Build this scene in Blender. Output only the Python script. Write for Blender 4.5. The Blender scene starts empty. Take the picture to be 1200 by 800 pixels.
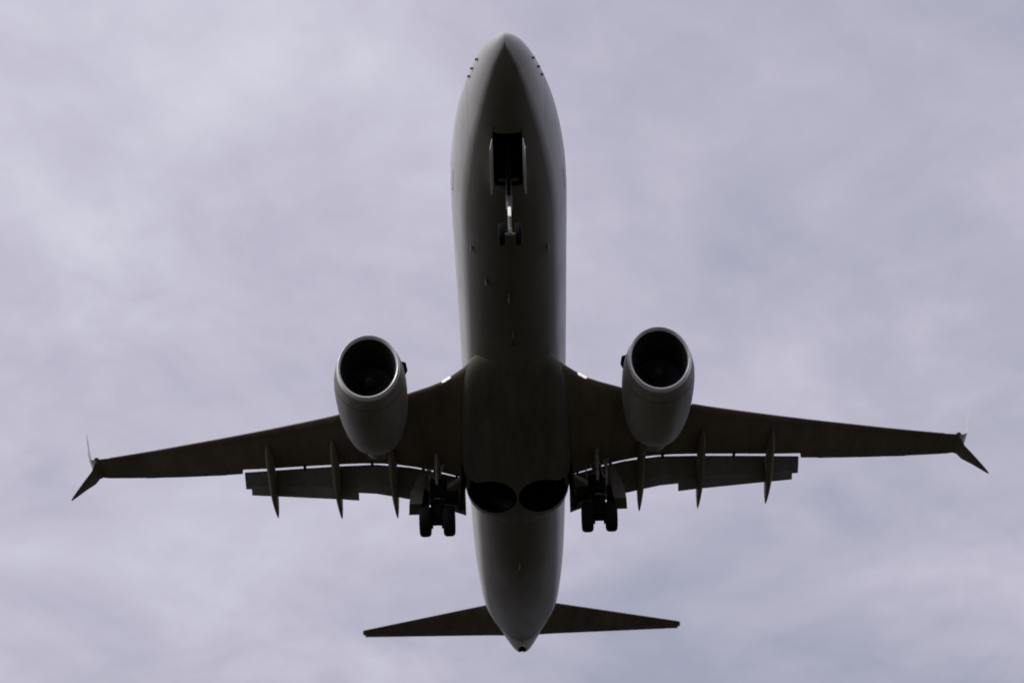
import bpy, bmesh, math, random
from mathutils import Vector, Matrix, Euler
random.seed(4)
PI = math.pi
C = bpy.context.scene.collection
SC = bpy.context.scene

# ------------------------------------------------------------------ camera
PITCH = math.radians(2.5)                       # nose-up attitude of the airliner on approach
CAM_AC = Vector((-39.5256, 0.0176, -41.5361))  # camera seen from the airliner's own frame
ROWS = ((0.0183386, -0.9995618, -0.0232353), (-0.609862, -0.0295983, 0.7919547), (0.7922954, 0.00035303, 0.6101376))
RT = Matrix.Rotation(PITCH, 3, 'Y')
CAM_W = Vector((0, 0, 1.7))
def world(p): return RT @ (Vector(p) - CAM_AC) + CAM_W
right = (RT @ Vector(ROWS[0])).normalized()
fwd = (RT @ Vector(ROWS[2])).normalized()
up = right.cross(fwd); up.normalize(); right = fwd.cross(up)
cam_d = bpy.data.cameras.new('camera')
cam = bpy.data.objects.new('camera', cam_d); C.objects.link(cam)
m = Matrix((right, up, -fwd)).transposed().to_4x4(); m.translation = CAM_W
cam.matrix_world = m
cam_d.sensor_width = 36; cam_d.lens = 2270.64 / 1200 * 36
cam_d.clip_start = .1; cam_d.clip_end = 20000
cam_d.dof.use_dof = True; cam_d.dof.focus_distance = 45; cam_d.dof.aperture_fstop = .9
SC.camera = cam

# ------------------------------------------------------------------ world: overcast cloud deck over a daylight sky
SUN_EL, SUN_AZ = math.radians(34), math.radians(118)
w = bpy.data.worlds.new('World'); SC.world = w; w.use_nodes = True
nt = w.node_tree; nt.nodes.clear()
def N(t, **k):
    n = nt.nodes.new(t)
    for a, b in k.items(): setattr(n, a, b)
    return n
L = nt.links.new
out = N('ShaderNodeOutputWorld')
sky = N('ShaderNodeTexSky', sky_type='NISHITA', sun_disc=False, sun_elevation=SUN_EL, sun_rotation=PI/2 - SUN_AZ, air_density=1.0, dust_density=2.0)
bg1 = N('ShaderNodeBackground'); bg1.inputs[1].default_value = .08
L(sky.outputs[0], bg1.inputs[0])
tc = N('ShaderNodeTexCoord'); sep = N('ShaderNodeSeparateXYZ'); L(tc.outputs['Generated'], sep.inputs[0])
def mth(op, a, b=None, clamp=False):
    n = N('ShaderNodeMath', operation=op, use_clamp=clamp)
    for i, v in enumerate((a, b)):
        if v is None: continue
        if isinstance(v, (int, float)): n.inputs[i].default_value = v
        else: L(v, n.inputs[i])
    return n.outputs[0]
zz = mth('ADD', mth('MAXIMUM', sep.outputs[2], 0), .12)
comb = N('ShaderNodeCombineXYZ'); L(mth('DIVIDE', sep.outputs[0], zz), comb.inputs[0]); L(mth('DIVIDE', sep.outputs[1], zz), comb.inputs[1])
def noise(scale, detail, rough, off, dist=0.):
    mp = N('ShaderNodeMapping'); mp.inputs['Location'].default_value = off; mp.inputs['Rotation'].default_value = (0, 0, .5)
    L(comb.outputs[0], mp.inputs[0])
    n = N('ShaderNodeTexNoise'); n.inputs['Scale'].default_value = scale; n.inputs['Detail'].default_value = detail
    n.inputs['Roughness'].default_value = rough; n.inputs['Distortion'].default_value = dist
    L(mp.outputs[0], n.inputs['Vector']); return n.outputs['Fac']
big = noise(1.9, 3, .5, (3.1, 1.7, 0)); mid = noise(5.5, 6, .55, (0.4, 5.2, 0), .3); fine = noise(17, 7, .62, (7, 2, 0), .4)
s = mth('ADD', mth('MULTIPLY', big, .40), mth('ADD', mth('MULTIPLY', mid, .44), mth('MULTIPLY', fine, .16)))
# the deck thins towards one side of the sky (brighter) and thickens towards the other
dotn = N('ShaderNodeVectorMath', operation='DOT_PRODUCT'); L(tc.outputs['Generated'], dotn.inputs[0])
thin = (up * .35 - right * .9).normalized(); dotn.inputs[1].default_value = thin
s = mth('ADD', s, mth('MULTIPLY', mth('SUBTRACT', dotn.outputs['Value'], float(thin.dot(fwd))), .30))
# a thin, paler break in the deck and a few heavier blue-grey banks
def lump(dirv, width, amount, s_in):
    dn = N('ShaderNodeVectorMath', operation='DOT_PRODUCT'); L(tc.outputs['Generated'], dn.inputs[0]); dn.inputs[1].default_value = dirv.normalized()
    mr = N('ShaderNodeMapRange', interpolation_type='SMOOTHERSTEP'); mr.inputs[1].default_value = math.cos(width); mr.inputs[2].default_value = 1
    L(dn.outputs['Value'], mr.inputs[0])
    return mth('ADD', s_in, mth('MULTIPLY', mth('MULTIPLY', mr.outputs[0], mth('ADD', mth('MULTIPLY', mth('SUBTRACT', fine, .5), 3.0), 1.0)), amount))
s = lump(fwd - right*.205 + up*.033, .045, .05, s)
s = lump(fwd + right*.11 - up*.165, .095, -.05, s)
s = lump(fwd - right*.235 - up*.17, .07, -.04, s)
s = lump(fwd + right*.17 + up*.12, .09, -.025, s)
ramp = N('ShaderNodeValToRGB'); L(s, ramp.inputs[0])
cr = ramp.color_ramp; cr.elements[0].position = .33; cr.elements[0].color = (.36, .37, .475, 1)
cr.elements[1].position = .68; cr.elements[1].color = (.645, .635, .735, 1)
e = cr.elements.new(.5); e.color = (.50, .485, .59, 1)
bg2 = N('ShaderNodeBackground'); bg2.inputs[1].default_value = .98
# an overcast sky is darker towards the horizon
hz_ = N('ShaderNodeMapRange', interpolation_type='SMOOTHSTEP'); hz_.inputs[1].default_value = -.05; hz_.inputs[2].default_value = .5
hz_.inputs[3].default_value = .80; hz_.inputs[4].default_value = 1.06; L(sep.outputs[2], hz_.inputs[0])
L(ramp.outputs[0], bg2.inputs[0]); L(hz_.outputs[0], bg2.inputs[1])
mix = N('ShaderNodeMixShader'); mix.inputs[0].default_value = .94
L(bg1.outputs[0], mix.inputs[1]); L(bg2.outputs[0], mix.inputs[2]); L(mix.outputs[0], out.inputs[0])

sd = bpy.data.lights.new('sun', 'SUN'); sd.energy = .9; sd.angle = math.radians(14); sd.color = (1, .96, .9)
sun = bpy.data.objects.new('sun', sd); C.objects.link(sun)
sdir = Vector((math.cos(SUN_EL)*math.cos(SUN_AZ), math.cos(SUN_EL)*math.sin(SUN_AZ), math.sin(SUN_EL)))
sun.rotation_euler = sdir.to_track_quat('Z', 'Y').to_euler()
vs = SC.view_settings; vs.view_transform = 'Standard'; vs.look = 'None'; vs.exposure = 0; vs.gamma = 1; vs.use_curve_mapping = False
SC.render.engine = 'CYCLES'

# ------------------------------------------------------------------ materials
MATS = {}
def mat(name, col, rough=.4, metal=0., coat=0., grime=.0, grime_scale=1.0, panel=0., emit=None, spec=.5, livery_shade=None):
    if name in MATS: return MATS[name]
    M = bpy.data.materials.new(name); M.use_nodes = True; t = M.node_tree; b = t.nodes['Principled BSDF']
    b.inputs['Base Color'].default_value = (*col, 1); b.inputs['Roughness'].default_value = rough
    b.inputs['Metallic'].default_value = metal; b.inputs['Coat Weight'].default_value = coat; b.inputs['Coat Roughness'].default_value = .15
    b.inputs['Specular IOR Level'].default_value = spec
    if emit: b.inputs['Emission Color'].default_value = (*emit[0], 1); b.inputs['Emission Strength'].default_value = emit[1]
    if grime:
        c = t.nodes.new('ShaderNodeTexCoord'); mp = t.nodes.new('ShaderNodeMapping'); mp.inputs['Scale'].default_value = (.35, 1.6, 1.6)
        n = t.nodes.new('ShaderNodeTexNoise'); n.inputs['Scale'].default_value = grime_scale; n.inputs['Detail'].default_value = 7; n.inputs['Roughness'].default_value = .65
        t.links.new(c.outputs['Object'], mp.inputs[0]); t.links.new(mp.outputs[0], n.inputs['Vector'])
        r = t.nodes.new('ShaderNodeValToRGB'); r.color_ramp.elements[0].position = .35; r.color_ramp.elements[1].position = .65
        lo = tuple(x * (1 - grime) for x in (col[0], col[1]*.98, col[2]*.93))
        r.color_ramp.elements[0].color = (*lo, 1); r.color_ramp.elements[1].color = (*col, 1)
        t.links.new(n.outputs['Fac'], r.inputs[0])
        last = r.outputs[0]
        if panel:                      # thin dark seams between skin panels
            bk = t.nodes.new('ShaderNodeTexBrick'); bk.inputs['Scale'].default_value = 1; bk.inputs['Brick Width'].default_value = 2.6
            bk.inputs['Row Height'].default_value = 1.15; bk.inputs['Mortar Size'].default_value = .012; bk.inputs['Mortar Smooth'].default_value = .3
            bk.inputs['Color1'].default_value = (1, 1, 1, 1); bk.inputs['Color2'].default_value = (.93, .93, .93, 1); bk.inputs['Mortar'].default_value = (1-panel,)*3 + (1,)
            t.links.new(c.outputs['Object'], bk.inputs['Vector'])
            mx = t.nodes.new('ShaderNodeMix'); mx.data_type = 'RGBA'; mx.blend_type = 'MULTIPLY'; mx.inputs[0].default_value = 1
            t.links.new(last, mx.inputs[6]); t.links.new(bk.outputs[0], mx.inputs[7]); last = mx.outputs[2]
        if livery_shade:                     # belly grey plus painted shade below a soft line; UV.x runs across that line
            uv = t.nodes.new('ShaderNodeUVMap'); uv.uv_map = 'paint_shade_line'; sx = t.nodes.new('ShaderNodeSeparateXYZ'); t.links.new(uv.outputs[0], sx.inputs[0])
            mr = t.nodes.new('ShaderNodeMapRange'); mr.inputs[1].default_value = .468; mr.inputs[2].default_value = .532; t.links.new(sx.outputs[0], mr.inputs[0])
            ml = t.nodes.new('ShaderNodeMix'); ml.data_type = 'RGBA'; ml.blend_type = 'MULTIPLY'; ml.inputs[7].default_value = (*[a_/c_ for a_, c_ in zip(livery_shade, col)], 1)
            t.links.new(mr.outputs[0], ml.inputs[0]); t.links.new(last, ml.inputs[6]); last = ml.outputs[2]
        t.links.new(last, b.inputs['Base Color'])
        rr = t.nodes.new('ShaderNodeMapRange'); rr.inputs[3].default_value = min(1, rough*1.5); rr.inputs[4].default_value = rough
        t.links.new(n.outputs['Fac'], rr.inputs[0]); t.links.new(rr.outputs[0], b.inputs['Roughness'])
    MATS[name] = M; return M
PAINT = mat('fuselage_paint', (.82, .82, .82), .38, grime=.18, grime_scale=.8, panel=.25, spec=.3, livery_shade=(.21, .20, .175))
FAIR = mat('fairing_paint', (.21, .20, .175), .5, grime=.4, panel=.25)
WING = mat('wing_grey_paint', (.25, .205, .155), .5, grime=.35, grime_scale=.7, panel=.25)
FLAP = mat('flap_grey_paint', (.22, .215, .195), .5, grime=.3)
BARE = mat('bare_metal', (.92, .92, .92), .3, metal=.4, grime=.1)
COWL = mat('cowl_paint', (.30, .29, .27), .42, grime=.3, panel=.15)
DUCT = mat('inlet_duct', (.012, .012, .013), .7)
BLADE = mat('titanium_blade', (.05, .05, .055), .5, metal=.5)
HOT = mat('hot_section_metal', (.16, .14, .12), .45, metal=.8)
STRUT = mat('gear_white_paint', (.62, .62, .60), .4, grime=.35, grime_scale=4)
CHROME = mat('oleo_chrome', (.8, .8, .8), .12, metal=1)
RUBBER = mat('tyre_rubber', (.010, .010, .011), .85, spec=.2)
RIM = mat('wheel_rim', (.22, .22, .22), .5, grime=.3)
DARK = mat('bay_interior', (.010, .011, .010), .9, spec=.1)
GLASS = mat('window_glass', (.02, .025, .03), .08)
LAMP = mat('landing_lamp', (.9, .9, .9), .2, emit=((1, .97, .9), .8))
TAXI = mat('taxi_lamp', (.9, .9, .9), .2, emit=((1, .97, .88), .5))
BEAC = mat('beacon_red', (.10, .012, .01), .3)
AERIAL = mat('aerial_grey', (.16, .16, .16), .5)
GREENL = mat('nav_green', (.12, .2, .15), .2); REDL = mat('nav_red', (.2, .12, .12), .2)
TAILP = mat('tail_blue_paint', (.03, .06, .16), .3, coat=.3, grime=.1)

# ------------------------------------------------------------------ mesh helpers (aircraft frame: X aft from the nose, Y starboard, Z up)
ORG = Vector((19.0, 0, -4.15))
def obj(name, bm, material, parent=None, top=False, smooth=True, recalc=True):
    if recalc: bmesh.ops.recalc_face_normals(bm, faces=bm.faces)
    me = bpy.data.meshes.new(name); bm.to_mesh(me); bm.free()
    for m_ in (material if isinstance(material, (list, tuple)) else [material]): me.materials.append(m_)
    if smooth:
        me.polygons.foreach_set('use_smooth', [True]*len(me.polygons))
        try: me.set_sharp_from_angle(angle=math.radians(38))
        except Exception: pass
    o = bpy.data.objects.new(name, me); C.objects.link(o)
    if parent is not None:
        o.parent = parent
        if parent.type == 'EMPTY': o.location = -ORG
    return o
def loft(rings, bm=None, caps=(True, True), closed=True, mi=0):
    bm = bm or bmesh.new(); vr = [[bm.verts.new(p) for p in r] for r in rings]
    n = len(rings[0])
    for a, b in zip(vr, vr[1:]):
        for i in range(n if closed else n-1):
            f = bm.faces.new((a[i], a[(i+1) % n], b[(i+1) % n], b[i])); f.material_index = mi
    if caps[0]: bm.faces.new(vr[0][::-1]).material_index = mi
    if caps[1]: bm.faces.new(vr[-1]).material_index = mi
    return bm
def box(bm, c, s, rot=None, bev=0.):
    r = bmesh.ops.create_cube(bm, size=1)['verts']
    M = Matrix.Translation(c) @ (Euler(rot).to_matrix().to_4x4() if rot else Matrix()) @ Matrix.Diagonal((*s, 1))
    bmesh.ops.transform(bm, matrix=M, verts=r)
    if bev:
        ed = list({e for v in r for e in v.link_edges})
        bmesh.ops.bevel(bm, geom=ed, offset=bev, segments=2, affect='EDGES', profile=.5)
    return bm
def tube(bm, pts, rad, n=12, caps=True):
    pts = [Vector(p) for p in pts]; rings = []
    for i, p in enumerate(pts):
        d = (pts[min(i+1, len(pts)-1)] - pts[max(i-1, 0)]).normalized()
        a = Vector((0, 1, 0)) if abs(d.y) < .9 else Vector((1, 0, 0))
        u = d.cross(a).normalized(); v = d.cross(u)
        r = rad[i] if isinstance(rad, (list, tuple)) else rad
        rings.append([p + (u*math.cos(k*2*PI/n) + v*math.sin(k*2*PI/n))*r for k in range(n)])
    return loft(rings, bm, (caps, caps))
def lathe(bm, prof, c, n=48, axis='X', yscale=1., zscale=1., closed_profile=False):
    """profile: list of (axial, radius)"""
    rings = []
    for a, r in prof:
        ring = []
        for k in range(n):
            t = k*2*PI/n
            if axis == 'X': ring.append((c[0]+a, c[1]+r*math.cos(t)*yscale, c[2]+r*math.sin(t)*zscale))
            else: ring.append((c[0]+r*math.cos(t), c[1]+a, c[2]+r*math.sin(t)))
        rings.append(ring)
    if closed_profile: rings.append(rings[0])
    return loft(rings, bm, (not closed_profile, not closed_profile))
def interp(tab, x):
    if x <= tab[0][0]: return tab[0][1:]
    for a, b in zip(tab, tab[1:]):
        if x <= b[0]:
            t = (x-a[0])/(b[0]-a[0]); return tuple(a[i]+(b[i]-a[i])*t for i in range(1, len(a)))
    return tab[-1][1:]
def smooth_interp(tab, x):       # Catmull-Rom through the table (monotone enough for body lines)
    xs = [r[0] for r in tab]; n = len(tab)
    if x <= xs[0]: return tab[0][1:]
    if x >= xs[-1]: return tab[-1][1:]
    i = max(k for k in range(n-1) if xs[k] <= x)
    h = xs[i+1]-xs[i]; t = (x-xs[i])/h; res = []
    for c in range(1, len(tab[0])):
        y0, y1 = tab[i][c], tab[i+1][c]; d = (y1-y0)/h
        def slope(k):
            if k == 0: return (tab[1][c]-tab[0][c])/(xs[1]-xs[0])*1.5
            if k == n-1: return (tab[-1][c]-tab[-2][c])/(xs[-1]-xs[-2])
            a = (tab[k][c]-tab[k-1][c])/(xs[k]-xs[k-1]); b = (tab[k+1][c]-tab[k][c])/(xs[k+1]-xs[k])
            return 0 if a*b <= 0 else 2*a*b/(a+b)
        m0, m1 = slope(i), slope(i+1)
        res.append((2*t**3-3*t*t+1)*y0+(t**3-2*t*t+t)*h*m0+(-2*t**3+3*t*t)*y1+(t**3-t*t)*h*m1)
    return tuple(res)
def cut(o, cutters):
    for c in cutters:
        mo = o.modifiers.new('cut', 'BOOLEAN'); mo.operation = 'DIFFERENCE'; mo.object = c; mo.solver = 'EXACT'
    bpy.context.view_layer.update()
    me = bpy.data.meshes.new_from_object(o.evaluated_get(bpy.context.evaluated_depsgraph_get()))
    o.modifiers.clear(); o.data = me
def cutter(fn):
    bm = bmesh.new(); fn(bm); bmesh.ops.recalc_face_normals(bm, faces=bm.faces)
    me = bpy.data.meshes.new('cutter'); bm.to_mesh(me); bm.free(); me.materials.append(PAINT); me.materials.append(DARK)
    for pl in me.polygons: pl.material_index = 1
    o = bpy.data.objects.new('cutter', me); C.objects.link(o); o.location = plane.location; o.rotation_euler = plane.rotation_euler
    # place it in the aircraft frame
    o.parent = plane; o.location = -ORG; o.rotation_euler = (0, 0, 0)
    return o

# ------------------------------------------------------------------ ground far below (below the frame, but it is what lights the belly)
bm = bmesh.new(); bmesh.ops.create_grid(bm, x_segments=4, y_segments=4, size=9000)
gm = bpy.data.materials.new('grass_field'); gm.use_nodes = True; t = gm.node_tree; b = t.nodes['Principled BSDF']; b.inputs['Roughness'].default_value = .95
tcn = t.nodes.new('ShaderNodeTexCoord')
n1 = t.nodes.new('ShaderNodeTexNoise'); n1.inputs['Scale'].default_value = .03; n1.inputs['Detail'].default_value = 8; t.links.new(tcn.outputs['Object'], n1.inputs['Vector'])
r1 = t.nodes.new('ShaderNodeValToRGB'); r1.color_ramp.elements[0].color = (.017, .015, .0055, 1); r1.color_ramp.elements[1].color = (.034, .027, .012, 1)
r1.color_ramp.elements[0].position = .35; r1.color_ramp.elements[1].position = .65
t.links.new(n1.outputs['Fac'], r1.inputs[0]); t.links.new(r1.outputs[0], b.inputs['Base Color'])
g = obj('ground', bm, gm, smooth=False); g['kind'] = 'structure'

# ------------------------------------------------------------------ the airliner
plane = bpy.data.objects.new('passenger_airplane', None); C.objects.link(plane)
plane.location = world(ORG); plane.rotation_euler = (0, PITCH, 0)
plane['label'] = 'pale grey twin engine jet flying overhead with landing gear and flaps down'
plane['category'] = 'airplane'

# fuselage: x, half width, z bottom, z top, z of the widest line
FT = [(-.80, .02, -.62, -.58, -.60), (-.76, .13, -.72, -.48, -.60), (-.6, .33, -.90, -.30, -.60), (-.3, .58, -1.10, -.06, -.59), (.1, .78, -1.29, .18, -.57), (.52, .94, -1.44, .42, -.52), (1.3, 1.17, -1.63, .86, -.40),
      (2.6, 1.47, -1.84, 1.48, -.20), (3.95, 1.68, -1.95, 1.86, -.06), (5.2, 1.80, -2.0, 1.98, 0), (6.7, 1.85, -2.02, 2.0, 0), (10, 1.85, -2.02, 2.0, 0),
      (24.5, 1.85, -2.02, 2.0, 0), (26.5, 1.83, -1.93, 2.0, .03), (28.7, 1.79, -1.58, 2.0, .15), (31.3, 1.68, -1.02, 1.98, .35), (33.25, 1.55, -.50, 1.95, .55),
      (35.1, 1.24, .02, 1.90, .80), (36.4, .96, .40, 1.84, 1.0), (37.2, .79, .58, 1.80, 1.1), (38.1, .57, .80, 1.72, 1.2), (38.6, .43, .92, 1.64, 1.25), (38.9, .30, 1.02, 1.52, 1.27), (38.98, .15, 1.15, 1.4, 1.27)]
def fus_ring(x, n=72):
    hw, zb, zt, zc = smooth_interp(FT, x); ring = []
    for k in range(n):
        a = k*2*PI/n; y = hw*math.cos(a); sn = math.sin(a)
        ring.append((x, y, zc + (zt-zc if sn > 0 else zc-zb)*sn))
    return ring
xs = [-.8, -.79, -.77, -.74, -.7, -.65, -.58, -.5, -.4, -.28, -.12, .08, .3, .55, .8, 1.1, 1.45, 1.8, 2.2, 2.6, 3, 3.5, 4, 4.5, 5, 5.5, 6.2, 7] + [8+1.5*i for i in range(12)] + [25+.5*i for i in range(27)] + [38.25, 38.5, 38.7, 38.85, 38.92, 38.96, 38.98]
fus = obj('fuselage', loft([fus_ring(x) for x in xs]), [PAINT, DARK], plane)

# line between the white sides and the grey belly with its painted underside shade (degrees below the widest line, along the body)
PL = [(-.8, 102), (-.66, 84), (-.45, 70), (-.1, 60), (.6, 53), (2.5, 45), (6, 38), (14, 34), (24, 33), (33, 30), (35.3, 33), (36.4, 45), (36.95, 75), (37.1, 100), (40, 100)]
uvl = fus.data.uv_layers.new(name='paint_shade_line')
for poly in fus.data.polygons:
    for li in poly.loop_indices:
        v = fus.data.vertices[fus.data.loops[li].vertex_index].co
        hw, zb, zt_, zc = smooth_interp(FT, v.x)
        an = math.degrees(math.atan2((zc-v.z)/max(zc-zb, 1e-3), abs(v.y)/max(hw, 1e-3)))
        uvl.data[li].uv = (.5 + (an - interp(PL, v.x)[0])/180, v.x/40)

# wing to body fairing with the two main wheel wells
FA = [(12.2, .5, -1.90, 2.0), (12.8, 1.0, -1.96, 2.0), (13.8, 1.6, -2.04, 2.1), (15, 1.84, -2.12, 2.3), (17, 1.92, -2.26, 2.8), (19.5, 1.98, -2.38, 3.6), (21, 1.95, -2.36, 3.2), (22.0, 1.82, -2.28, 2.8), (22.7, 1.5, -2.14, 2.4), (23.1, 1.0, -2.03, 2.2), (23.25, .5, -1.98, 2.1)]
def fair_ring(x, n=56):
    hw, zb, e = smooth_interp(FA, x); zt = -.95; ring = []
    zc = -1.35
    for k in range(n):
        a = k*2*PI/n; c, s_ = math.cos(a), math.sin(a)
        y = hw*math.copysign(abs(c)**(2/e), c)
        ring.append((x, y*(1 if s_ < 0 else .97), zc + (zc-zb if s_ < 0 else zt-zc)*math.copysign(abs(s_)**(2/e), s_)))
    return ring
fxs = [12.2, 12.4, 12.8, 13.2, 13.8, 14.4, 15, 16, 17, 18, 19, 20, 21, 21.5, 22, 22.3, 22.5, 22.7, 22.85, 23, 23.1, 23.2, 23.25]
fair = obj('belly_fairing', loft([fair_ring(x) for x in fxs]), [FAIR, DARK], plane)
bpy.context.view_layer.update()
nose_cut = cutter(lambda b_: box(b_, (3.11, 0, -1.5), (2.08, .86, 2.0)))
wells = []
for s_ in (-1, 1):
    wells.append(cutter(lambda b_: bmesh.ops.create_cone(b_, cap_ends=True, segments=40, radius1=.80, radius2=.80, depth=1.7, matrix=Matrix.Translation((20.85, s_*.93, -1.85)) @ Matrix.Diagonal((1.45, 1.12, 1, 1)))))
    wells.append(cutter(lambda b_: box(b_, (20.55, s_*1.42, -2.1), (1.35, .66, 1.25))))
apu = cutter(lambda b_: bmesh.ops.create_uvsphere(b_, u_segments=24, v_segments=12, radius=1, matrix=Matrix.Translation((38.42, 0, .84)) @ Matrix.Diagonal((.70, .17, .42, 1))))
cut(fus, [nose_cut, apu] + wells); cut(fair, wells)
for c_ in [nose_cut, apu] + wells: bpy.data.objects.remove(c_)

def child(name, bm, material, parent, label=None, **k):
    o = obj(name, bm, material, parent, **k)
    if label: o['label'] = label
    return o
# cockpit windows and cabin windows (thin panes following the skin)
def skin(x, a):     # a = angle from the side line, up positive
    hw, zb, zt, zc = smooth_interp(FT, x)
    return Vector((x, hw*math.cos(a), zc + (zt-zc if a > 0 else zc-zb)*math.sin(a)))
def skin_patch(bm, x0, x1, a0, a1, side, off=.006, nx=4, na=5, slant=0.):
    grid = []
    for i in range(nx+1):
        row = []
        for j in range(na+1):
            u = j/na; x = x0 + (x1-x0)*i/nx + slant*u; a = a0 + (a1-a0)*u
            p = skin(x, a); nrm = Vector((0, p.y, p.z - smooth_interp(FT, x)[3])).normalized()
            p = p + nrm*off; p.y *= side; row.append(bm.verts.new(p))
        grid.append(row)
    for i in range(nx):
        for j in range(na): bm.faces.new((grid[i][j], grid[i+1][j], grid[i+1][j+1], grid[i][j+1]))
    return bm
for s_ in (-1, 1):
    child('cockpit_window', skin_patch(bmesh.new(), 1.62, 1.85, .80, 1.50, s_, slant=.25), GLASS, fus)
    child('cockpit_window', skin_patch(bmesh.new(), 1.72, 2.38, .42, .74, s_, slant=.25), GLASS, fus)
    child('cockpit_window', skin_patch(bmesh.new(), 2.48, 2.98, .40, .66, s_, slant=.12), GLASS, fus)
    for (x0, x1) in ((4.95, 5.8), (30.3, 31.05)):     # doors drawn as a proud dark seam frame
        bm = bmesh.new(); A0, A1 = (-.30, .72) if x0 < 10 else (-.05, .66)
        skin_patch(bm, x0, x0+.03, A0, A1, s_); skin_patch(bm, x1, x1+.03, A0, A1, s_)
        skin_patch(bm, x0, x1, A0, A0+.012, s_, na=1); skin_patch(bm, x0, x1, A1, A1+.012, s_, na=1)
        child('door_seam', bm, DARK, fus)
wp = {}
for s_ in (-1, 1):
    o = None
    for i in range(46):
        x = 6.7 + i*.508
        if o is None:
            o = child('cabin_window', skin_patch(bmesh.new(), 6.7, 6.92, .26, .43, s_, nx=2, na=3), GLASS, fus)
        else:
            c_ = o.copy(); C.objects.link(c_); c_.parent = fus; c_.location = (i*.508, 0, 0)
# small antennas, probes, drain masts, beacon on the belly
def blade(x, y, h, chord, parent=fus, name='antenna'):
    z = -2.0*math.sqrt(max(0, 1-(y/1.87)**2)) + .01
    r0 = [(x-chord/2, y, z), (x, y+.025, z), (x+chord/2, y, z), (x, y-.025, z)]
    r1 = [(x-chord/2+h*.5, y, z-h), (x+.5*h, y+.012, z-h), (x+chord/2+.1*h, y, z-h), (x+.5*h, y-.012, z-h)]
    child(name, loft([r0, r1]), AERIAL, parent, smooth=False)
blade(9.3, .1, .32, .34); blade(7.5, 1.25, .16, .2); blade(8.8, .82, .2, .26); blade(7.5, -1.2, .2, .22); blade(11.2, 0, .28, .3); blade(26.2, 0, .22, .3)
bm = bmesh.new(); bmesh.ops.create_uvsphere(bm, u_segments=16, v_segments=8, radius=.1, matrix=Matrix.Translation((11.9, 0, -2.03))); child('beacon', bm, BEAC, fus)
for s_ in (-1, 1):
    for x, a in ((.12, -.05), (.52, -.05), (.85, -.08)):
        p = skin(x, a); q = Vector((p.x+.03, p.y+.07, p.z))
        bm = bmesh.new(); tube(bm, [(p.x, p.y*s_, p.z), (q.x, q.y*s_, q.z), (q.x-.05, q.y*s_, q.z)], [.03, .035, .02], 8); child('pitot_probe', bm, AERIAL, fus)

# ------------------------------------------------------------------ wings
def zw(y): return -1.55 + .105*y + .0045*y*y
LE = [(1.0, 13.0), (1.7, 14.02), (2.0, 14.40), (2.5, 14.96), (3.0, 15.34), (3.75, 15.84), (5.0, 16.66), (6.56, 17.60), (8.5, 18.62), (12.4, 20.68), (17.0, 23.2), (17.6, 23.5)]
SLOT = [(1.0, 20.9), (1.95, 20.78), (2.5, 20.62), (3.0, 20.47), (4.1, 20.28), (5.33, 20.34), (6.8, 20.72), (8.73, 21.33), (10.63, 22.0), (10.7, 22.02)]
TE = [(10.7, 22.36), (12.8, 23.12), (16.6, 24.38), (17.0, 24.45), (17.4, 24.5)]
def le(y): return interp(LE, y)[0]
def te_full(y): return interp(TE, y)[0] if y >= 10.7 else interp(SLOT, y)[0] + 1.15 + (10.7-y)*.06 - .6*(y > 9.5)*(y-9.5)/1.2
def foil(t): return 5*(.2969*math.sqrt(t)-.126*t-.3516*t*t+.2843*t**3-.1036*t**4)
TT = [0, .006, .02, .05, .1, .17, .26, .36, .47, .58, .69, .8, .9, 1]
def wing_section(y, ycut, s_, dx=0.):
    x0 = le(y)+dx; xf = te_full(y); x1 = xf if ycut is None else interp(SLOT, y)[0]
    c = xf-x0; tc_ = interp([(1, .145), (5, .125), (17, .10)], y)[0]; z0 = zw(y)
    ts = [t*(x1-x0)/c for t in TT]
    lo = [(x0+t*c, y, z0 - .5*tc_*c*foil(t)*.95) for t in ts]; hi = [(x0+t*c, y, z0 + .5*tc_*c*foil(t)*1.05 + .012*c*math.sin(PI*t)) for t in ts]
    pts = lo + hi[:0:-1]
    return pts
def wst(y, s_):
    k = -.45*s_*(max(0, y-4)/13)**1.3   # outer span shortened to starboard and lengthened to port
    return (y+k)*s_
def place(pts, s_): return [(p[0], wst(p[1], s_), p[2]) for p in pts]
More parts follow.
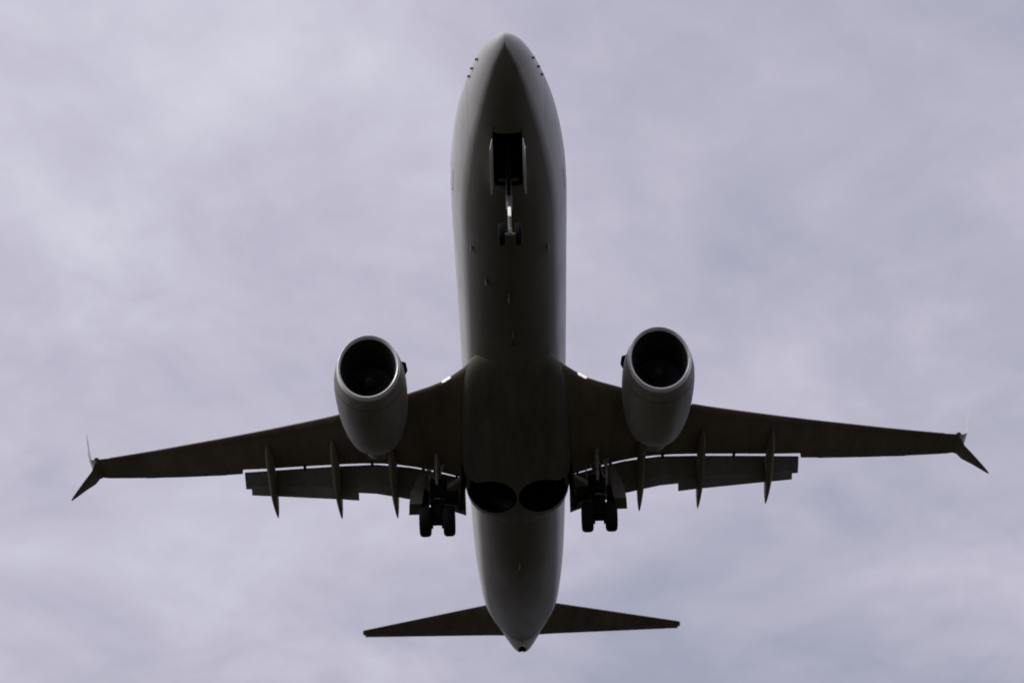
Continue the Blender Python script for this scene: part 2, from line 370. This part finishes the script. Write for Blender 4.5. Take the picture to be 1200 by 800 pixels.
for s_ in (1, -1):
    side = 'starboard' if s_ > 0 else 'port'
    dx = .10
    ys = [1.0, 1.75, 2.1, 2.55, 3.0, 3.75, 4.4, 5.0, 5.8, 6.55, 7.5, 8.5, 9.6, 10.66]
    rings = [wing_section(y, 1, s_, dx if y > 5 else 0) for y in ys] + [wing_section(y, None, s_, dx if y < 16.6 else dx*.3) for y in (10.72, 11.5, 12.3, 13.5, 14.7, 15.8, 16.6, 16.95)]
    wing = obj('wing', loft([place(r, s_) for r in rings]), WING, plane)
    # leading edge slats, slightly extended and drooped
    for (ya, yb) in ((6.35, 8.78), (8.79, 11.28), (11.29, 13.78), (13.79, 16.3)):
        rg = []
        for k in range(5):
            y = ya+(yb-ya)*k/4; c = te_full(y)-le(y); z0 = zw(y); tcx = .12*c; x0 = le(y)
            tl = [0, .005, .02, .045, .08]; th_ = [.008, .03, .07, .12, .17]
            lo = [(x0+t*c, y, z0-.5*tcx*foil(t)*.9-.035) for t in tl]; hi = [(x0+t*c, y, z0+.5*tcx*foil(t)*1.1-.015) for t in th_]
            inn = [(x0+t*c+.03, y, z0-.035+(q-.4)*.06*c) for t, q in ((.09, .2), (.055, .35), (.06, .6), (.11, .8))]
            rg.append(place(lo + inn + hi[::-1], s_))
        child('slat', loft(rg), WING, wing)
    # inboard leading edge light
    for yl in (2.30, 2.44):
        bm = bmesh.new(); p = (le(yl)-.02, wst(yl, s_), zw(yl)-.02)
        bmesh.ops.create_uvsphere(bm, u_segments=16, v_segments=10, radius=1, matrix=Matrix.Translation(p) @ Matrix.Rotation(s_*math.radians(48), 4, 'Z') @ Matrix.Diagonal((.13, .045, .045, 1)))
        child('landing_light', bm, LAMP, wing)
    # flaps: (y range, chord at both ends)
    def flap(ya, yb, ca, cb, t0, t1, defl, ox, oz, name, thick=.15, n=7, mt=FLAP):
        rg = []
        for k in range(n):
            u = k/(n-1); y = ya+(yb-ya)*u; C_ = ca+(cb-ca)*u
            x0 = interp(SLOT, y)[0] + ox + C_*t0*math.cos(math.radians(32)); z0 = zw(y) + oz - C_*t0*math.sin(math.radians(32))
            c = C_*(t1-t0); d = math.radians(defl); pts = []
            for t in TT: pts.append((t, -.5*thick*foil(t)*.8))
            for t in TT[:0:-1]: pts.append((t, .5*thick*foil(t)*1.2 + .03*math.sin(PI*t)))
            rg.append(place([(x0+c*(a*math.cos(d)+h*math.sin(d)), y, z0+c*(-a*math.sin(d)+h*math.cos(d))) for a, h in pts], s_))
        return child(name, loft(rg), mt, wing)
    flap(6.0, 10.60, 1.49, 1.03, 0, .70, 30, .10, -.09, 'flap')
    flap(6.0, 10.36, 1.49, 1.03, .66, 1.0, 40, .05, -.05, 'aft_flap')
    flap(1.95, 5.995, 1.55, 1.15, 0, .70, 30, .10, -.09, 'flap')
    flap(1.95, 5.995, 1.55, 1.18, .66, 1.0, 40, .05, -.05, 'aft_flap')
    # spoiler panels on the upper surface, their trailing edges over the flaps
    for (ya, yb) in ((3.6, 5.3), (6.3, 7.7), (7.76, 9.1), (9.16, 10.5)):
        bm = bmesh.new(); rg = []
        for y in (ya, yb):
            x1 = interp(SLOT, y)[0]; c = te_full(y)-le(y); t = (x1-le(y))/c
            tcx = interp([(1, .145), (5, .125), (17, .10)], y)[0]
            def hz(x_): 
                t_ = min(1, (x_-le(y))/c); return zw(y)+.5*tcx*c*foil(t_)*1.05+.012*c*math.sin(PI*t_)+.012
            rg.append(place([(x1-.75, y, hz(x1-.75)), (x1-.02, y, hz(x1-.02)), (x1-.02, y, hz(x1-.02)+.02), (x1-.75, y, hz(x1-.75)+.02)], s_))
        child('spoiler', loft(rg), WING, wing, smooth=False)
    # aileron seam panel
    rg = []
    for y in (11.4, 14.9):
        x1 = te_full(y); c = x1-le(y)
        rg.append(place([(x1-.42, y, zw(y)-.5*.1*c*foil((c-.42)/c)-.012), (x1+.0, y, zw(y)-.016), (x1+.012, y, zw(y)+.012), (x1-.42, y, zw(y)-.5*.1*c*foil((c-.42)/c)+.012)], s_))
    child('aileron', loft(rg), FLAP, wing, smooth=False)
    # flap track fairings
    for (y, xt, zt) in ((9.42, 23.85, -1.0), (6.82, 23.42, -1.40), (4.6, 23.02, -1.70)):
        xs_ = interp(SLOT, y)[0]; z0 = zw(y)
        path = [(xs_-1.75, z0-.20, .02, .02), (xs_-1.45, z0-.25, .10, .09), (xs_-.9, z0-.30, .15, .18), (xs_-.2, z0-.36, .16, .26), (xs_+.35, z0-.52, .16, .28)]
        xe, ze = path[-1][0], path[-1][1]
        for u, a, b_ in ((.25, .15, .26), (.5, .125, .21), (.72, .09, .15), (.88, .055, .09), (.97, .025, .04), (1, .008, .01)): path.append((xe+(xt-xe)*u, ze+(zt-ze)*u, a, b_))
        rg = [[(px, wst(y, s_)+a*math.cos(k*PI/8), pz+b_*math.sin(k*PI/8)) for k in range(16)] for px, pz, a, b_ in path]
        child('flap_track_fairing', loft(rg), WING, wing)
    for y in (5.42, 2.25, 8.1):
        bm = bmesh.new(); x_ = interp(SLOT, y)[0]; box(bm, (x_+.03, wst(y, s_), zw(y)-.06), (.3, .09, .16)); child('flap_hinge', bm, DARK, wing, smooth=False)
    # blended winglet: a smooth upward sweep from the tip, plus the ventral strake
    def span_loft(st, thick, n=TT):
        rg = []
        for (x, y, z, c, cant) in st:      # cant: 0 = horizontal surface, 90 = vertical
            q = math.radians(cant); ring = []
            for t in n: ring.append((x+t*c, y+thick*c*.5*foil(t)*math.sin(q), z-thick*c*.5*foil(t)*math.cos(q)))
            for t in n[:0:-1]: ring.append((x+t*c, y-thick*c*.5*foil(t)*math.sin(q), z+thick*c*.5*foil(t)*math.cos(q)))
            rg.append(place(ring, s_))
        return loft(rg)
    zt = zw(16.95)
    winglet = child('winglet', span_loft([(23.19, 16.93, zt, 1.24, 12), (23.27, 17.1, zt+.05, 1.2, 25), (23.40, 17.28, zt+.2, 1.13, 50), (23.55, 17.38, zt+.45, 1.03, 68), (23.85, 17.5, zt+.95, .86, 76), (24.3, 17.70, zt+1.55, .56, 76), (24.7, 17.90, zt+2.3, .28, 75), (24.9, 17.96, zt+2.5, .12, 75)], .045), PAINT, wing)
    child('winglet_strake', span_loft([(23.20, 16.75, zt-.01, 1.18, -10), (23.3, 16.98, zt-.1, 1.1, -30), (23.62, 17.17, zt-.27, .90, -36), (24.05, 17.54, zt-.42, .62, -34), (24.5, 17.92, zt-.60, .34, -34), (24.78, 18.14, zt-.70, .16, -34), (24.88, 18.2, zt-.74, .06, -34)], .1), WING, wing)
    bm = bmesh.new(); bmesh.ops.create_uvsphere(bm, u_segments=12, v_segments=8, radius=1, matrix=Matrix.Translation((23.16, wst(16.9, s_), zt)) @ Matrix.Diagonal((.10, .10, .05, 1)))
    child('navigation_light', bm, GREENL if s_ > 0 else REDL, wing)

# ------------------------------------------------------------------ engines
EX, EY, EZ = 12.76, 4.93, -2.15
for s_ in (1, -1):
    cy = EY*s_
    eng = None
    def scarf(bm, amt=.18, vs_=1.13):       # tilt the inlet face up to the airflow; open it slightly taller than wide
        for v in bm.verts:
            a = v.co.x-EX; wgt = max(0., 1-a/1.6)
            v.co.z = EZ + (v.co.z-EZ)*(1+(vs_-1)*max(0, 1-a/2.6))
            v.co.x += -amt*(v.co.z-EZ)*wgt
        return bm
    cowl = [(.13, 1.085), (.3, 1.14), (.6, 1.20), (1.0, 1.235), (1.5, 1.24), (2.1, 1.22), (2.8, 1.16), (3.4, 1.065), (3.8, .965), (4.0, .90), (4.0, .87), (3.6, .86), (2.5, .90), (1.6, .80), (.9, .80), (.5, .88), (.16, .97)]
    eng = obj('engine', scarf(lathe(bmesh.new(), cowl, (EX, cy, EZ), closed_profile=False)), COWL, plane)
    # replace the solid caps of the open shell
    bm = bmesh.new(); bm.from_mesh(eng.data); bmesh.ops.delete(bm, geom=[f for f in bm.faces if len(f.verts) > 4], context='FACES'); bm.to_mesh(eng.data); bm.free()
    lip = [(.07, .945), (.035, .96), (.01, .985), (-.01, 1.015), (.005, 1.04), (.05, 1.06), (.13, 1.087)]
    bm = scarf(lathe(bmesh.new(), lip, (EX, cy, EZ))); bmesh.ops.delete(bm, geom=[f for f in bm.faces if len(f.verts) > 4], context='FACES')
    child('inlet_lip', bm, BARE, eng)
    duct = [(.071, .944), (.5, .86), (.9, .785), (1.35, .78), (1.36, .2)]
    bm = scarf(lathe(bmesh.new(), duct, (EX, cy, EZ))); bm.faces.ensure_lookup_table()
    bmesh.ops.delete(bm, geom=[f for f in bm.faces if len(f.verts) > 4 and f.calc_center_median().x < EX+.6], context='FACES'); child('inlet_duct', bm, DUCT, eng)
    bm = bmesh.new()                                             # fan blades
    for k in range(24):
        a = k*2*PI/24; rr_ = []
        for r, tw, ch in ((.22, 25, .2), (.45, 40, .24), (.62, 52, .27), (.775, 62, .28)):
            ca, sa = math.cos(a), math.sin(a); d = math.radians(tw); ax = math.cos(d)*ch/2; tg = math.sin(d)*ch/2
            x = EX+1.15
            rr_.append([(x-ax, cy+r*ca+tg*sa, EZ+r*sa-tg*ca), (x, cy+r*ca+.012*sa, EZ+r*sa-.012*ca), (x+ax, cy+r*ca-tg*sa, EZ+r*sa+tg*ca), (x, cy+r*ca-.012*sa, EZ+r*sa+.012*ca)])
        loft(rr_, bm)
    child('fan', bm, BLADE, eng)
    child('spinner', lathe(bmesh.new(), [(.62, .01), (.7, .09), (.82, .16), (1.0, .22), (1.12, .24), (1.3, .24)], (EX, cy, EZ), n=32), BLADE, eng)
    child('core_nozzle', lathe(bmesh.new(), [(3.2, .62), (4.0, .60), (4.6, .52), (5.05, .44), (5.05, .40), (4.6, .40)], (EX, cy, EZ+.05), n=36), HOT, eng)
    child('exhaust_plug', lathe(bmesh.new(), [(4.5, .28), (5.0, .24), (5.4, .12), (5.65, .02)], (EX, cy, EZ+.05), n=24), HOT, eng)
    for a_, r_ in ((.62, 1.203), (1.95, 1.215)):
        bm = scarf(lathe(bmesh.new(), [(a_, r_-.012), (a_+.004, r_+.004), (a_+.022, r_+.003), (a_+.026, r_-.012)], (EX, cy, EZ))); bmesh.ops.delete(bm, geom=[f for f in bm.faces if len(f.verts) > 4], context='FACES')
        child('cowl_seam', bm, DARK, eng)
    # chine on the inboard flank, pylon above
    iy = -s_; bm = bmesh.new(); a = math.radians(38)
    pts = []
    for x, r0, r1 in ((EX+.75, 1.18, 1.2), (EX+1.15, 1.2, 1.52), (EX+1.6, 1.2, 1.56), (EX+2.0, 1.18, 1.3)):
        pts.append([(x, cy+iy*r0*math.cos(a), EZ+r0*math.sin(a)+.0), (x, cy+iy*r1*math.cos(a), EZ+r1*math.sin(a)), (x, cy+iy*r1*math.cos(a), EZ+r1*math.sin(a)+.05), (x, cy+iy*r0*math.cos(a), EZ+r0*math.sin(a)+.07)])
    child('strake', loft(pts), DARK, eng, smooth=False)
    rg = []
    for x, hw, zb, ztp in ((EX+1.0, .05, EZ+1.1, EZ+1.28), (EX+1.8, .16, EZ+1.0, EZ+1.42), (EX+3.2, .2, EZ+.7, EZ+1.6), (EX+4.2, .2, EZ+.45, EZ+1.55), (EX+5.6, .16, EZ+.6, EZ+1.45), (EX+6.6, .05, EZ+.9, EZ+1.25)):
        rg.append([(x, cy+hw, zb), (x, cy+hw, ztp), (x, cy-hw, ztp), (x, cy-hw, zb)])
    child('pylon', loft(rg), COWL, eng)

# ------------------------------------------------------------------ tail
for s_ in (1, -1):
    def zs(y): return .80+.12*y
    SLE = [(.3, 33.8), (1.5, 34.44), (7.1, 37.56), (7.17, 37.66)]; STE = [(.3, 36.98), (1.0, 37.05), (7.17, 38.2)]
    rg = []
    for y in (.3, 1.4, 3, 5, 6.6, 7.08, 7.17):
        x0 = interp(SLE, y)[0]; x1 = interp(STE, y)[0]; c = x1-x0; k = .1 if y < 7.1 else .04; hg = .70
        ring = [(x0+t*hg*c, y*s_, zs(y)-.5*k*c*foil(t*hg)) for t in TT] + [(x0+t*hg*c, y*s_, zs(y)+.5*k*c*foil(t*hg)) for t in TT[:0:-1]]
        rg.append(ring)
    st = obj('horizontal_stabilizer', loft(rg), WING, plane)
    rg = []
    for y in (.5, 1.4, 3, 5, 6.6, 7.08):
        x0 = interp(SLE, y)[0]; x1 = interp(STE, y)[0]; c = x1-x0; xa = x0+.70*c+.012; h = .5*.1*c*foil(.70)
        rg.append([(xa, y*s_, zs(y)-h*.96), (xa+.15*c, y*s_, zs(y)-h*.55), (x1, y*s_, zs(y)-.006), (x1, y*s_, zs(y)+.006), (xa+.15*c, y*s_, zs(y)+h*.55), (xa, y*s_, zs(y)+h*.96)])
    child('elevator', loft(rg), FLAP, st)
rg = []
for z, x0, x1, k in ((1.6, 30.0, 36.6, .05), (2.3, 32.0, 36.75, .07), (3.0, 32.9, 36.9, .09), (5, 34.4, 37.4, .1), (7, 35.9, 37.9, .1), (8.4, 36.95, 38.25, .1), (8.6, 37.2, 38.3, .05)):
    c = x1-x0; hg = .72
    rg.append([(x0+t*hg*c, -.5*k*c*foil(t*hg), z) for t in TT] + [(x0+t*hg*c, .5*k*c*foil(t*hg), z) for t in TT[:0:-1]])
fin = obj('tail_fin', loft(rg), TAILP, plane)
rg = []
for z, x0, x1 in ((1.9, 31.0, 36.7), (3.0, 32.9, 36.9), (5, 34.4, 37.4), (7, 35.9, 37.9), (8.4, 36.95, 38.25)):
    c = x1-x0; xa = x0+.72*c+.012; h = .5*.09*c*foil(.72)
    rg.append([(xa, -h, z), (x1, -.006, z), (x1, .006, z), (xa, h, z)])
child('rudder', loft(rg), TAILP, fin)

# ------------------------------------------------------------------ landing gear
def wheel(parent, x, y, z, r, wdt):
    h = wdt/2
    ty = child('tyre', lathe(bmesh.new(), [(-h*.72, r*.55), (-h*.95, r*.66), (-h, r*.80), (-h*.86, r*.93), (-h*.5, r*.99), (0, r), (h*.5, r*.99), (h*.86, r*.93), (h, r*.80), (h*.95, r*.66), (h*.72, r*.55)], (x, y, z), n=36, axis='Y'), RUBBER, parent)
    child('rim', lathe(bmesh.new(), [(-h*.8, r*.1), (-h*.82, r*.2), (-h*.5, r*.3), (-h*.55, r*.5), (-h*.8, r*.56), (h*.8, r*.56), (h*.55, r*.5), (h*.5, r*.3), (h*.82, r*.2), (h*.8, r*.1)], (x, y, z), n=28, axis='Y'), RIM, ty if parent.type == 'EMPTY' else parent)
# nose gear
gx, gz = 4.25, -3.80
bm = bmesh.new(); tube(bm, [(4.03, 0, -1.3), (4.11, 0, -2.55), (4.15, 0, -2.95)], [.10, .10, .09], 16)
tube(bm, [(4.1, -.30, -1.75), (4.1, .30, -1.75)], .06)
ng = obj('nose_gear', bm, RIM, plane)
bm = bmesh.new(); tube(bm, [(4.15, 0, -2.9), (4.23, 0, -3.65)], .06, 14); child('oleo', bm, RIM, ng)
bm = bmesh.new(); tube(bm, [(gx, -.30, gz), (gx, .30, gz)], .05); tube(bm, [(4.22, 0, -3.6), (gx, 0, gz)], .08); child('axle', bm, STRUT, ng)
bm = bmesh.new(); tube(bm, [(2.9, 0, -1.45), (4.09, 0, -2.5)], .045); tube(bm, [(2.9, -.28, -1.4), (3.5, 0, -1.97)], .03); tube(bm, [(2.9, .28, -1.4), (3.5, 0, -1.97)], .03); child('drag_brace', bm, DARK, ng)
bm = bmesh.new(); tube(bm, [(4.21, 0, -2.85), (4.51, 0, -3.2), (4.27, 0, -3.6)], .035); child('torque_link', bm, STRUT, ng)
bm = bmesh.new(); box(bm, (4.02, 0, -3.10), (.09, .10, .34), bev=.03); child('taxi_light', bm, TAXI, ng)
for y in (-.245, .245): wheel(ng, gx, y, gz, .345, .2)
for s_ in (-1, 1):
    bm = bmesh.new(); box(bm, (3.12, s_*.49, -2.12), (2.0, .03, .44), rot=(s_*math.radians(9), 0, 0), bev=.01)
    child('nose_gear_door', bm, PAINT, ng)
# main gear
for s_ in (-1, 1):
    y0 = 2.95*s_; wx, wz = 20.32, -3.60
    bm = bmesh.new(); tube(bm, [(20.12, y0, -1.15), (20.2, y0, -2.0), (20.25, y0, -2.75)], [.15, .14, .13], 16)
    tube(bm, [(19.75, y0, -1.3), (20.6, y0, -1.3)], .1)
    mg = obj('main_gear', bm, STRUT, plane)
    bm = bmesh.new(); tube(bm, [(20.25, y0, -2.7), (wx, y0, wz+.1)], .085, 14); child('oleo', bm, CHROME, mg)
    bm = bmesh.new(); tube(bm, [(wx, y0-.5, wz), (wx, y0+.5, wz)], .085); tube(bm, [(wx, y0, wz+.2), (wx, y0, wz-.1)], .13); child('axle', bm, STRUT, mg)
    bm = bmesh.new(); tube(bm, [(20.05, 1.55*s_, -1.5), (20.22, y0-.05*s_, -2.45)], .07); tube(bm, [(20.5, 1.6*s_, -1.45), (20.24, y0, -2.3)], .05); child('side_brace', bm, STRUT, mg)
    bm = bmesh.new(); tube(bm, [(19.2, y0, -1.3), (20.2, y0, -2.5)], .055); child('drag_brace', bm, STRUT, mg)
    bm = bmesh.new(); tube(bm, [(20.32, y0, -2.6), (20.75, y0, -3.05), (20.4, y0, -3.5)], .045); child('torque_link', bm, STRUT, mg)
    bm = bmesh.new()
    for q in range(3): tube(bm, [(20.02, y0+(.09*q-.09), -1.5), (19.98, y0+(.13*q-.13), -2.4), (20.1, y0+(.2*q-.2), -3.1), (wx, y0+(.3*q-.3), wz+.1)], .018, 6)
    child('brake_hose', bm, DARK, mg)
    for d in (-.435, .435): wheel(mg, wx, y0+d, wz, .565, .42)
    # leg door outboard of the strut, brakes, and the inboard retraction links
    rg = [[(x, (y0+.42*s_+k*.02*s_), -1.45), (x, y0+(.50+k*.02)*s_, -1.45), (x, y0+(.95+k*.02)*s_, -2.6), (x, y0+(1.0+k*.02)*s_, -3.12), (x, y0+(.55+k*.02)*s_, -3.12), (x, y0+(.48+k*.02)*s_, -2.6)] for k, x in enumerate((19.85, 20.1, 20.45, 20.6))]
    child('gear_door', loft(rg), FAIR, mg, smooth=False)
    child('brake', lathe(bmesh.new(), [(-.30, .1), (-.30, .27), (-.16, .27), (-.16, .16), (.16, .16), (.16, .27), (.30, .27), (.30, .1)], (wx, y0, wz), n=28, axis='Y'), DARK, mg)
    bm = bmesh.new(); box(bm, (20.15, y0-.05*s_, -2.35), (.42, .62, .7), bev=.06); box(bm, (20.3, y0, -2.98), (.3, .5, .45), bev=.05); box(bm, (20.3, y0, -3.38), (.45, .46, .5), bev=.05); box(bm, (20.2, y0+.5*s_, -2.75), (.45, .4, .62), bev=.05); box(bm, (20.1, y0-.55*s_, -2.7), (.35, .5, .35), bev=.05); child('actuator', bm, DARK, mg)
    bm = bmesh.new(); tube(bm, [(20.0, 1.95*s_, -1.5), (20.1, 2.0*s_, -2.6), (20.15, 2.1*s_, -3.1)], [.10, .09, .06]); tube(bm, [(20.15, 2.1*s_, -3.0), (20.2, y0, -2.8)], .06)
    bmesh.ops.create_uvsphere(bm, u_segments=12, v_segments=8, radius=.15, matrix=Matrix.Translation((20.15, 2.08*s_, -3.12))); child('retraction_link', bm, DARK, mg)
    bm = bmesh.new()
    for q in range(7):
        a_, b_ = random.uniform(-.5, .5), random.uniform(-.5, .5)
        tube(bm, [(20.0+a_*.5, y0+a_, -1.4), (20.1+b_*.4, y0+(a_+b_)*.5, -2.1), (20.3, y0+b_*.7, -2.9)], .03, 6)
    child('hydraulic_line', bm, STRUT, mg)
